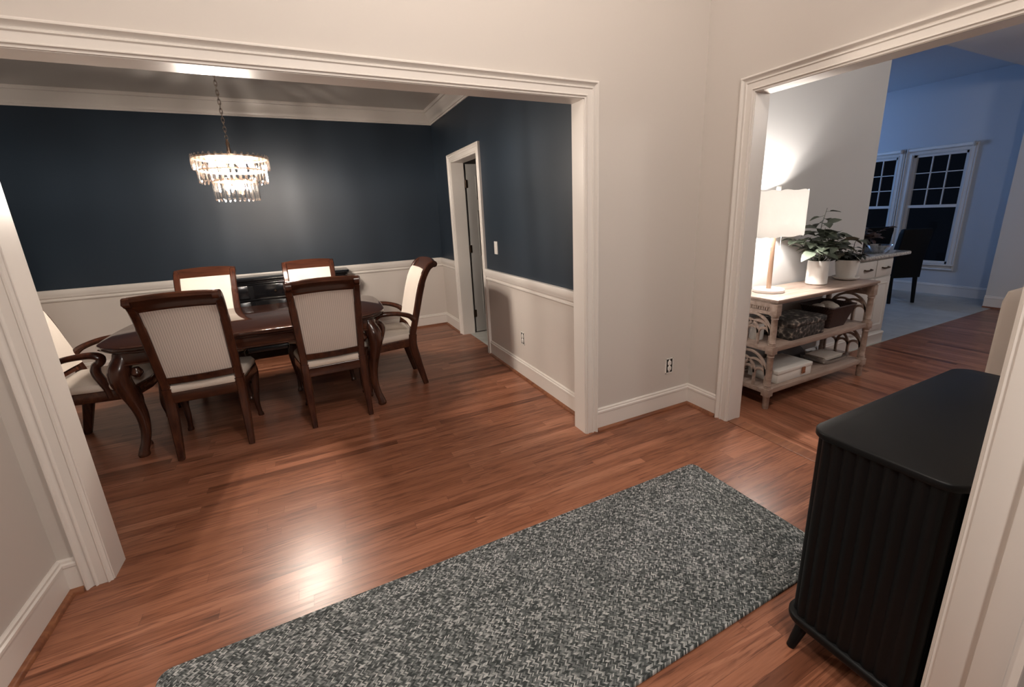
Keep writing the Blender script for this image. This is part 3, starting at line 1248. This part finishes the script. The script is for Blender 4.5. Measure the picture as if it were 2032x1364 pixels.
for sx in (-1, 1):
    for sy in (-1, 1):
        b = bm_new()
        x, y = sx * (HXc - .045), sy * (HYc - .056)
        tube(b, [(x + sx * .046, y + sy * .02, 0), (x + sx * .018, y + sy * .008, .08), (x, y, .104)], [.0125, .018, .023], 14, up=(1, 0, 0))
        obj('leg', b, M_BLACKC, cab)

# ------------------------------------------------------------------ console table with arched fretwork
CO = (0.985, -.205)
con = thing('console_table', 'washed-oak console table with two shelves and arched fretwork ends against the lamplit wall', 'console table', CO + (0,))
PXc, PYc = .597, .155
b = bm_new()
prism(b, [(-.618, -.180), (.645, -.180), (.645, .185), (-.618, .185)], .782, .802, .005)
prism(b, [(-.607, -.170), (.628, -.170), (.628, .175), (-.607, .175)], .770, .784, .004)
obj('top', b, M_CONSOLE, con)
for z in (.112, .425):
    b = bm_new()
    bb(b, -PXc - .012, PXc + .012, -PYc - .012, PYc + .012, z, z + .036, .004)
    obj('shelf', b, M_CONSOLE, con)
for sx in (-1, 1):
    for sy in (-1, 1):
        b = bm_new()
        lathe(b, [(.018, 0), (.021, .01), (.021, .085), (.024, .09), (.024, .10)], (sx * PXc, sy * PYc, 0), 14)
        for z in (.10, .415):
            box(b, (sx * PXc, sy * PYc, z + .028), (.056, .056, .058), .004)
        for za, zb2 in ((.156, .416), (.470, .690)):
            lathe(b, [(.025, za), (.025, za + .012), (.021, za + .016), (.025, za + .022), (.020, za + .03), (.0215, (za + zb2) / 2), (.020, zb2 - .03), (.025, zb2 - .022), (.021, zb2 - .016), (.025, zb2 - .01), (.025, zb2)], (sx * PXc, sy * PYc, 0), 14)
        box(b, (sx * PXc, sy * PYc, .730), (.052, .052, .082), .003)
        obj('post', b, M_CONSOLE, con)
for sx in (-1, 1):
    # pierced frieze under the top
    b = bm_new()
    x = sx * PXc
    bb(b, x - .008, x + .008, -PYc + .02, PYc - .02, .738, .770)
    bb(b, x - .008, x + .008, -PYc + .02, PYc - .02, .690, .718)
    k = 15
    for i in range(k + 1):
        y = -PYc + .025 + (2 * PYc - .05) * i / k
        bb(b, x - .008, x + .008, y - .0055, y + .0055, .714, .742)
    obj('frieze', b, M_CONSOLE, con)
    for za, zb2 in ((.148, .414), (.461, .692)):
        b = bm_new()
        H = zb2 - za
        Wd = 2 * PYc - .04
        y0 = -Wd / 2
        r = Wd / 6
        spring = za + H * .36

        def arch(yc, rr, zs, k=14, q0=0, q1=PI, ry=None):
            ry = ry or rr
            pts = [(x, yc + rr * math.cos(q0 + (q1 - q0) * i / k), zs + ry * math.sin(q0 + (q1 - q0) * i / k)) for i in range(k + 1)]
            tube(b, pts, .0092, up=(1, 0, 0), square=True, flat=1.0)
        for i in range(4):
            yy = y0 + Wd * i / 3
            tube(b, [(x, yy, za - .002), (x, yy, spring)], .0092, up=(1, 0, 0), square=True)
        for i in range(3):
            arch(y0 + r + 2 * r * i, r, spring, ry=r * 1.0)
        for i in range(2):
            arch(y0 + 2 * r + 2 * r * i, 2 * r, spring, ry=H * .40)
        arch(0, Wd / 2, spring, 18, ry=H * .60)
        obj('fretwork', b, M_CONSOLE, con)

# table lamp
LP = (0.602, -.150)
lamp = thing('table_lamp', 'lit table lamp with white fabric shade and slim wooden stem on the console', 'lamp', LP + (.802,))
b = bm_new()
lathe(b, [(0, 0), (.100, 0), (.104, .004), (.104, .020), (.100, .025), (0, .025)], (0, 0, 0), 40)
obj('base', b, M_MARBLE, lamp)
b = bm_new()
lathe(b, [(.0, .024), (.0175, .025), (.0165, .10), (.0150, .40), (.013, .52), (0, .52)], (0, 0, 0), 16)
obj('stem', b, M_LAMPWOOD, lamp)
b = bm_new()
n = 48
rings = []
for r0, zz in ((.985, .405), (1.0, .41), (1.0, .71), (.985, .715), (.978, .71), (.978, .41)):
    rings.append([(.222 * r0 * math.copysign(abs(math.cos(2 * PI * k / n)) ** .75, math.cos(2 * PI * k / n)) + .012,
                   .132 * r0 * math.copysign(abs(math.sin(2 * PI * k / n)) ** .75, math.sin(2 * PI * k / n)), zz + .004 * math.sin(5 * k)) for k in range(n)])
loft(b, rings, False, True)
obj('lamp_shade', b, M_SHADE, lamp)
b = bm_new()
tube(b, [(0, 0, .52), (0, 0, .70), (0, 0, .735)], .005, 8)
tube(b, [(-.20, 0, .70), (.22, 0, .70)], .0025, 6)
obj('harp', b, M_BRASS, lamp)
b = bm_new()
lathe(b, [(.0, .718), (.014, .719), (.015, .724), (.015, .742), (.012, .746), (0, .747)], (0, 0, 0), 16)
obj('finial', b, M_WHITE, lamp)
for s in (-1, 1):
    b = bm_new()
    lathe(b, [(0, -.03), (.014, -.028), (.022, -.008), (.022, .008), (.012, .028), (0, .03)], (s * .07, 0, .56), 14)
    obj('bulb', b, M_LBULB, lamp)
    b = bm_new()
    tube(b, [(s * .07, 0, .525), (s * .04, 0, .51), (0, 0, .50)], .007, 8)
    obj('socket', b, M_BRASS, lamp)
    b = bm_new()
    tube(b, [(s * .052, -.02, .515), (s * .052, -.02, .33)], .0018, 6)
    lathe(b, [(0, 0), (.004, .003), (.004, .03), (0, .034)], (s * .052, -.02, .300), 8)
    obj('pull_chain', b, M_WHITE, lamp)

# plants


def leaf(bm, p, d, nrm, L, Wd, droop=.25):
    d = d.normalized()
    s = d.cross(nrm).normalized()
    u = s.cross(d).normalized()
    rows = []
    for t_, wv in ((0, .12), (.18, .75), (.42, 1.0), (.68, .78), (.88, .36), (1, .02)):
        c = p + d * (L * t_) - u * (L * droop * t_ * t_)
        rows.append([bm.verts.new(c - s * (Wd * wv / 2) + u * (Wd * .16 * wv)), bm.verts.new(c), bm.verts.new(c + s * (Wd * wv / 2) + u * (Wd * .16 * wv))])
    for a, c in zip(rows[:-1], rows[1:]):
        for i in (0, 1):
            bm.faces.new((a[i], a[i + 1], c[i + 1], c[i]))


def foliage(stems, r_leaf, seed):
    """stems: list of point lists; leaves sprout along them"""
    rnd = random.Random(seed)
    bs, bl = bm_new(), bm_new()
    for pts, nleaf in stems:
        P = catmull(pts, 6)
        tube(bs, P, [.0035 - .002 * i / len(P) for i in range(len(P))], 6, up=(.3, .5, .8))
        for i in range(nleaf):
            f = .22 + .78 * (i + .5) / nleaf
            k = min(len(P) - 2, int(f * (len(P) - 1)))
            p = P[k]
            ang = i * 2.4 + rnd.uniform(-.5, .5)
            d = Vector((math.cos(ang), math.sin(ang), rnd.uniform(-.35, .45)))
            d.normalize()
            L = r_leaf * rnd.uniform(.75, 1.2) * (1.0 if f < .85 else .75)
            st = p + d * (.02 + .02 * rnd.random())
            tube(bs, [p, st], .0014, 5, up=(.3, .5, .8))
            up = Vector((rnd.uniform(-.4, .4), rnd.uniform(-.4, .4), 1))
            leaf(bl, st, d, up, L, L * rnd.uniform(.70, .92), rnd.uniform(.1, .45))
    return bs, bl


p1 = thing('potted_plant', 'tall leafy plant in a ribbed white cylinder pot on the console', 'plant', (1.140, -.175, .802))
b = bm_new()
n = 72
prof = [(.060, 0), (.068, .004), (.073, .010), (.071, .178), (.069, .186), (.064, .188), (.061, .180), (.059, .13), (0, .13)]
rings = []
for r, z in prof:
    rings.append([((r + (.0016 * math.cos(36 * 2 * PI * k / n * 1.0 + (3.1 if int(z * 40) % 2 else 0)) if .01 < z < .17 and r > .07 else 0)) * math.cos(2 * PI * k / n),
                   (r + (.0016 * (1 if k % 2 else -1) if .01 < z < .17 and r > .07 else 0)) * math.sin(2 * PI * k / n), z) for k in range(n)])
loft(b, rings)
obj('pot', b, M_WHITE, p1)
b = bm_new()
lathe(b, [(0, .14), (.059, .14), (.059, .170), (.03, .176), (0, .178)], (0, 0, 0), 24)
obj('soil', b, M_SOIL, p1)
st = [([(0, 0, .16), (.01, 0, .30), (-.01, .01, .42), (.02, 0, .58)], 16),
      ([(-.02, 0, .16), (-.08, 0, .28), (-.17, -.01, .34), (-.25, 0, .33)], 9),
      ([(.02, 0, .16), (.09, -.02, .28), (.17, 0, .36), (.25, 0, .38)], 9),
      ([(0, -.02, .16), (-.03, -.10, .25), (-.06, -.13, .32), (-.09, -.17, .33)], 8),
      ([(0, -.02, .16), (.05, -.09, .27), (.07, -.13, .34), (.10, -.16, .34)], 8),
      ([(-.02, .02, .16), (-.08, .06, .27), (-.14, .09, .33), (-.18, .10, .36)], 8),
      ([(-.03, -.02, .17), (-.12, -.06, .24), (-.19, -.09, .28), (-.24, -.10, .27)], 8),
      ([(.01, 0, .17), (.02, -.05, .30), (0, -.08, .37), (-.02, -.10, .40)], 9),
      ([(0, 0, .17), (-.04, -.03, .28), (-.07, -.05, .38), (-.08, -.06, .44)], 9),
      ([(0, 0, .17), (.05, .02, .26), (.10, .01, .31), (.14, -.02, .33)], 9),
      ([(0, -.01, .17), (-.08, -.05, .22), (-.14, -.08, .29), (-.20, -.10, .30)], 8)]
s_, l_ = foliage(st, .100, 3)
obj('stem', s_, M_LEAF, p1)
obj('foliage', l_, M_LEAF, p1)

p2 = thing('potted_plant', 'low dark-leaved plant in a plain white pot with saucer, right on the console', 'plant', (1.520, -.185, .802))
b = bm_new()
lathe(b, [(0, .004), (.075, .004), (.090, .014), (.094, .026), (.090, .027), (.083, .017), (0, .014)], (0, 0, 0), 36)
obj('saucer', b, M_WHITE, p2)
b = bm_new()
lathe(b, [(.0, .014), (.055, .014), (.062, .022), (.074, .08), (.082, .150), (.082, .162), (.076, .163), (.072, .150), (0, .140)], (0, 0, 0), 36)
obj('pot', b, M_WHITE, p2)
b = bm_new()
lathe(b, [(0, .138), (.072, .140), (.072, .150), (.04, .156), (0, .158)], (0, 0, 0), 24)
obj('soil', b, M_SOIL, p2)
st = []
rnd = random.Random(5)
for k in range(9):
    a = 2 * PI * k / 9 + .3
    L = rnd.uniform(.09, .17)
    st.append(([(0, 0, .15), (.4 * L * math.cos(a), .4 * L * math.sin(a), .19 + .02 * rnd.random()), (L * math.cos(a), L * math.sin(a), .20 + .07 * rnd.random())], 6))
st.append(([(.02, -.02, .15), (.02, -.02, .24), (.03, -.02, .30), (.08, -.02, .33)], 3))
s_, l_ = foliage(st, .065, 9)
obj('stem', s_, M_LEAFD, p2)
obj('foliage', l_, M_LEAFD, p2)

# things on the console's middle shelf
SM = .461
bx = thing('storage_box', 'dark patterned storage box on the middle shelf of the console', 'box', (.835, -.215, SM))
b = bm_new()
prism(b, rrect(.205, .125, .02, 4), 0, .105, .006)
obj('body', b, M_PATTERN, bx)
b = bm_new()
prism(b, rrect(.212, .132, .022, 4), .095, .140, .008)
obj('lid', b, M_PATTERN, bx)
bk = thing('basket', 'dark brown flared basket on the right of the console middle shelf', 'basket', (1.27, -.215, SM))
b = bm_new()
o_ = lambda hx, hy: rrect(hx, hy, .02, 4)
loft(b, [[(x, y, z) for x, y in o_(hx, hy)] for hx, hy, z in ((.115, .085, 0), (.165, .125, .165), (.172, .132, .172), (.168, .128, .180), (.156, .116, .172), (.110, .080, .012))])
obj('body', b, M_BASKET, bk)
pa = thing('cloth', 'crumpled pale napkins lying inside the dark brown basket', 'cloth', (1.26, -.215, SM + .10))
rnd = random.Random(2)
for k in range(3):
    b = bm_new()
    bmesh.ops.create_icosphere(b, subdivisions=3, radius=.05)
    for v in b.verts:
        f = 1 + .25 * math.sin(23 * v.co.x + k) * math.cos(31 * v.co.y) + .1 * math.sin(60 * v.co.z)
        v.co = Vector((v.co.x * f * 1.2, v.co.y * f, v.co.z * f * .8))
    obj('fold', b, M_PAPER, pa, True, ((-.07, .0, .07)[k], (.03, -.03, .03)[k], .035))
cj = thing('candle_jar', 'white lidded jar behind the left fretwork on the middle shelf', 'jar', (.500, -.16, SM))
b = bm_new()
lathe(b, [(0, 0), (.044, 0), (.048, .006), (.048, .120), (.044, .126), (0, .126)], (0, 0, 0), 28)
obj('body', b, M_WHITE, cj)
b = bm_new()
lathe(b, [(0, .125), (.050, .126), (.050, .148), (.02, .152), (.012, .165), (0, .168)], (0, 0, 0), 28)
obj('lid', b, M_CONSOLE, cj)

# things on the lowest shelf
SL = .148
wb = thing('lidded_box', 'white linen box with tan leather tab on the lowest console shelf', 'box', (.735, -.218, SL))
b = bm_new()
prism(b, rrect(.205, .118, .006, 2), 0, .070, .003)
obj('body', b, M_BOXW, wb)
b = bm_new()
prism(b, rrect(.209, .122, .006, 2), .066, .098, .004)
obj('lid', b, M_BOXW, wb)
b = bm_new()
bb(b, .075, .110, -.131, -.121, .026, .078, .003)
tube(b, [(.0925, -.130, .040), (.0925, -.137, .040)], .007, 10)
obj('tab', b, M_LEATHER, wb)
dt = thing('arched_board', 'dark half-round wooden board leaning on the wall behind the white box', 'board', (1.05, -.085, SL))
b = bm_new()
arc = [(.235 * math.cos(PI * k / 28), .150 * math.sin(PI * k / 28)) for k in range(29)]
loft(b, [[(x * f, y, z * f) for x, z in arc] for f, y in ((.97, -.011), (1.0, -.007), (1.0, .007), (.97, .011))])
bmesh.ops.rotate(b, cent=(0, 0, 0), matrix=Matrix.Rotation(math.radians(-13), 3, 'X'), verts=b.verts)
zz = min(v.co.z for v in b.verts)
bmesh.ops.translate(b, vec=(0, 0, -zz), verts=b.verts)
obj('panel', b, M_DARKTRAY, dt)
gt = thing('glass_tray', 'clear glass serving tray with wavy rim on the lowest shelf, right end', 'tray', (1.340, -.195, SL))
b = bm_new()
ol = rrect(.175, .125, .05, 6)
rings = []
for f, z in ((.80, .012), (.92, .018), (1.0, .042), (1.04, .050), (1.0, .050), (.90, .026), (.78, .020)):
    rings.append([(x * f, y * f, z + (.006 * math.sin(9 * math.atan2(y, x)) if f >= 1 else 0)) for x, y in ol])
loft(b, rings)
obj('dish', b, M_CLEAR, gt)
for sx in (-1, 1):
    for sy in (-1, 1):
        b = bm_new()
        bmesh.ops.create_uvsphere(b, u_segments=10, v_segments=8, radius=.0085)
        obj('foot', b, M_CHROME, gt, True, (sx * .12, sy * .075, .0085))
lin = thing('place_mat', 'pale folded place mats stacked in the clear glass tray', 'place mat', (1.340, -.195, SL + .021))
b = bm_new()
for k in range(3):
    box(b, (.003 * k, -.002 * k, .005 + .009 * k), (.24, .16, .008), .002)
obj('folded_mats', b, M_PAPER, lin)

# ------------------------------------------------------------------ kitchen end: white cabinets, granite top, chairs
pn = thing('kitchen_cabinet', 'white kitchen peninsula cabinet at the free end of the wall', 'cabinet', (2.51, .02, 0.002))
b = bm_new()
bb(b, -.40, .245, .012, .62, .0, .878, .003)
obj('body', b, M_CAB, pn)
for i, (x0, x1) in enumerate(((-.395, -.085), (-.075, .205))):
    b = bm_new()
    bb(b, x0, x1, -.008, .013, .70, .86, .004)
    d = obj('drawer', b, M_CAB, pn)
    b = bm_new()
    tube(b, catmull([((x0 + x1) / 2 - .05, -.008, .785), ((x0 + x1) / 2 - .045, -.03, .782), ((x0 + x1) / 2 + .045, -.03, .782), ((x0 + x1) / 2 + .05, -.008, .785)], 4), .007, 8)
    obj('handle', b, M_DARKMETAL, d)
    b = bm_new()
    bb(b, x0, x1, -.008, .013, .15, .685, .004)
    d = obj('door', b, M_CAB, pn)
    b = bm_new()
    sweep(b, [(x0 + .05, -.008, .2), (x1 - .05, -.008, .2), (x1 - .05, -.008, .635), (x0 + .05, -.008, .635)], (0, -1, 0), [(0, 0), (.004, .006), (.014, .004), (.02, 0)], True)
    obj('moulding', b, M_CAB, d)
b = bm_new()
sweep(b, [(.245, .62, 0), (.245, .012, 0), (-.40, .012, 0)], (0, 0, 1), [(0, 0), (.014, 0), (.014, .09), (.020, .10), (.012, .115), (0, .12)])
obj('plinth', b, M_CAB, pn)
b = bm_new()
prism(b, rrect(.45, .36, .05, 5), 0, .034, .008)
ct = obj('countertop', b, M_GRANITE, None, True, (2.56, .345, .880))
tag(ct, 'speckled granite countertop on the white kitchen peninsula cabinet', 'countertop')
p3 = thing('potted_plant', 'reddish bushy plant on the granite countertop behind the white pots', 'plant', (2.50, .24, .914))
b = bm_new()
lathe(b, [(0, 0), (.06, 0), (.075, .10), (.070, .10), (0, .085)], (0, 0, 0), 24)
obj('pot', b, M_DARKTRAY, p3)
st = []
rnd = random.Random(11)
for k in range(10):
    a = 2 * PI * k / 10
    L = rnd.uniform(.10, .20)
    st.append(([(0, 0, .09), (.5 * L * math.cos(a), .5 * L * math.sin(a), .15), (L * math.cos(a), L * math.sin(a), .15 + .10 * rnd.random())], 6))
st.append(([(0, 0, .09), (0, 0, .18), (.01, 0, .28)], 7))
s_, l_ = foliage(st, .085, 21)
obj('stem', s_, M_LEAFR, p3)
obj('foliage', l_, M_LEAFR, p3)
gb = thing('glass_bowl', 'clear glass bowl on the granite countertop in front of the reddish plant', 'bowl', (2.66, .12, .914))
b = bm_new()
lathe(b, [(0, 0), (.05, 0), (.055, .006), (.09, .05), (.105, .075), (.102, .076), (.085, .05), (.05, .012), (0, .010)], (0, 0, 0), 28)
obj('bowl', b, M_CLEAR, gb)


def parsons(name, label, cat, mat, legm, W=.46, D=.52, H=1.0, sh=.47, group=None, lean=1.0):
    t = thing(name, label, cat, group=group)
    b = bm_new()
    bb(b, -W / 2, W / 2, -D / 2 + .06, D / 2, sh - .14, sh, .02)
    obj('seat', b, mat, t)
    b = bm_new()
    rings = []
    for z, y, th in ((sh - .14, -D / 2 + .05, .05), (sh + .1, -D / 2 + .045, .05), (H - .06, -D / 2 + .04 - .06 * lean, .045), (H - .01, -D / 2 + .04 - .068 * lean, .035), (H, -D / 2 + .04 - .07 * lean, .018)):
        k = 0 if z < H - .02 else (.004 if z < H else .013)
        rings.append([(x, y2, z) for x, y2 in rrect(W / 2 - k, th, min(.02, th * .8), 3, 0, y)])
    loft(b, rings)
    obj('backrest', b, mat, t)
    for sx in (-1, 1):
        for sy in (-1, 1):
            b = bm_new()
            x = sx * (W / 2 - .03)
            y = sy * (D / 2 - .04) if sy > 0 else -D / 2 + .05
            tube(b, [(x, y - (.03 if sy < 0 else 0), 0), (x, y, sh - .12)], [.017, .022], up=(1, 0, 0), square=True)
            obj('leg', b, legm, t)
    return t


M_BLACKL = plain('black_leather', (0.0025, 0.0026, 0.003), 0.6, spec=0.2)
k1 = parsons('kitchen_chair', 'black upholstered chair standing past the end of the granite countertop', 'chair', M_BLACKL, M_BLACKL, .40, .50, 1.02, .50, 'dark kitchen chairs')
k1.location = (4.975, .97, .002)
k1.rotation_euler = (0, 0, math.radians(-24))
k2 = copy_tree(k1)
k2.location = (5.30, 1.54, .002)
k2.rotation_euler = (0, 0, math.radians(-24))
k2['label'] = 'black upholstered chair behind the countertop plants, before the left kitchen window'

bc = parsons('upholstered_chair', 'beige upholstered chair just past the right opening, seen over the black cabinet', 'chair', M_BEIGE, M_MAHOGV, 0.56, .60, 1.012, .47, None, 0.0)
bc.location = (.69, -1.690, 0)
bc.rotation_euler = (0, 0, PI)

# ------------------------------------------------------------------ small wall things
ot = lambda name, label, loc, rz: thing(name, label, 'outlet', loc, rz, 'uncovered wall outlets')


def outlet(label, loc, rz):
    t = ot('wall_outlet', label, loc, rz)
    b = bm_new()
    for x0, x1, z0, z1 in ((-.034, -.029, -.056, .056), (.029, .034, -.056, .056), (-.034, .034, -.056, -.051), (-.034, .034, .051, .056)):
        bb(b, x0, x1, -.004, .012, z0, z1)
    obj('box_rim', b, M_PLATE, t, False)
    b = bm_new()
    bb(b, -.029, .029, -.001, .012, -.051, .051)
    obj('box', b, M_DARKBOX, t, False)
    b = bm_new()
    for s in (-1, 1):
        prism(b, rrect(.015, .016, .010, 5), 0, .007, .001)
        vs = list(b.verts)[-(4 * 6 * 6):]
        bmesh.ops.rotate(b, cent=(0, 0, 0), matrix=Matrix.Rotation(math.radians(90), 3, 'X'), verts=vs)
        bmesh.ops.translate(b, vec=(0, 0, s * .020), verts=vs)
    bb(b, -.006, .006, -.005, 0, -.046, .046, .001)
    obj('receptacle', b, M_PLATE, t)
    b = bm_new()
    for s in (-1, 1):
        for x in (-.0055, .0055):
            bb(b, x - .001, x + .001, -.0078, -.006, s * .020 + .001, s * .020 + .008)
        bb(b, -.002, .002, -.0078, -.006, s * .020 - .009, s * .020 - .005)
    obj('slot', b, M_DARKBOX, t, False)
    return t


outlet('wall outlet without cover plate on the greige wall by the foyer corner', (-.199, -.001, .335), 0)
outlet('wall outlet without cover plate on the lower wall of the dining room', (DX - .001, 1.118, .367), -PI / 2)
sw = thing('light_switch', 'white rocker light switch on the navy wall beside the doorway', 'switch', (DX - .001, 1.612, 1.136), -PI / 2)
b = bm_new()
bb(b, -.036, .036, -.006, .004, -.06, .06, .003)
obj('plate', b, M_PLATE, sw)
b = bm_new()
bb(b, -.016, .016, -.010, -.005, -.033, .033, .002)
obj('rocker', b, M_PLATE, sw)
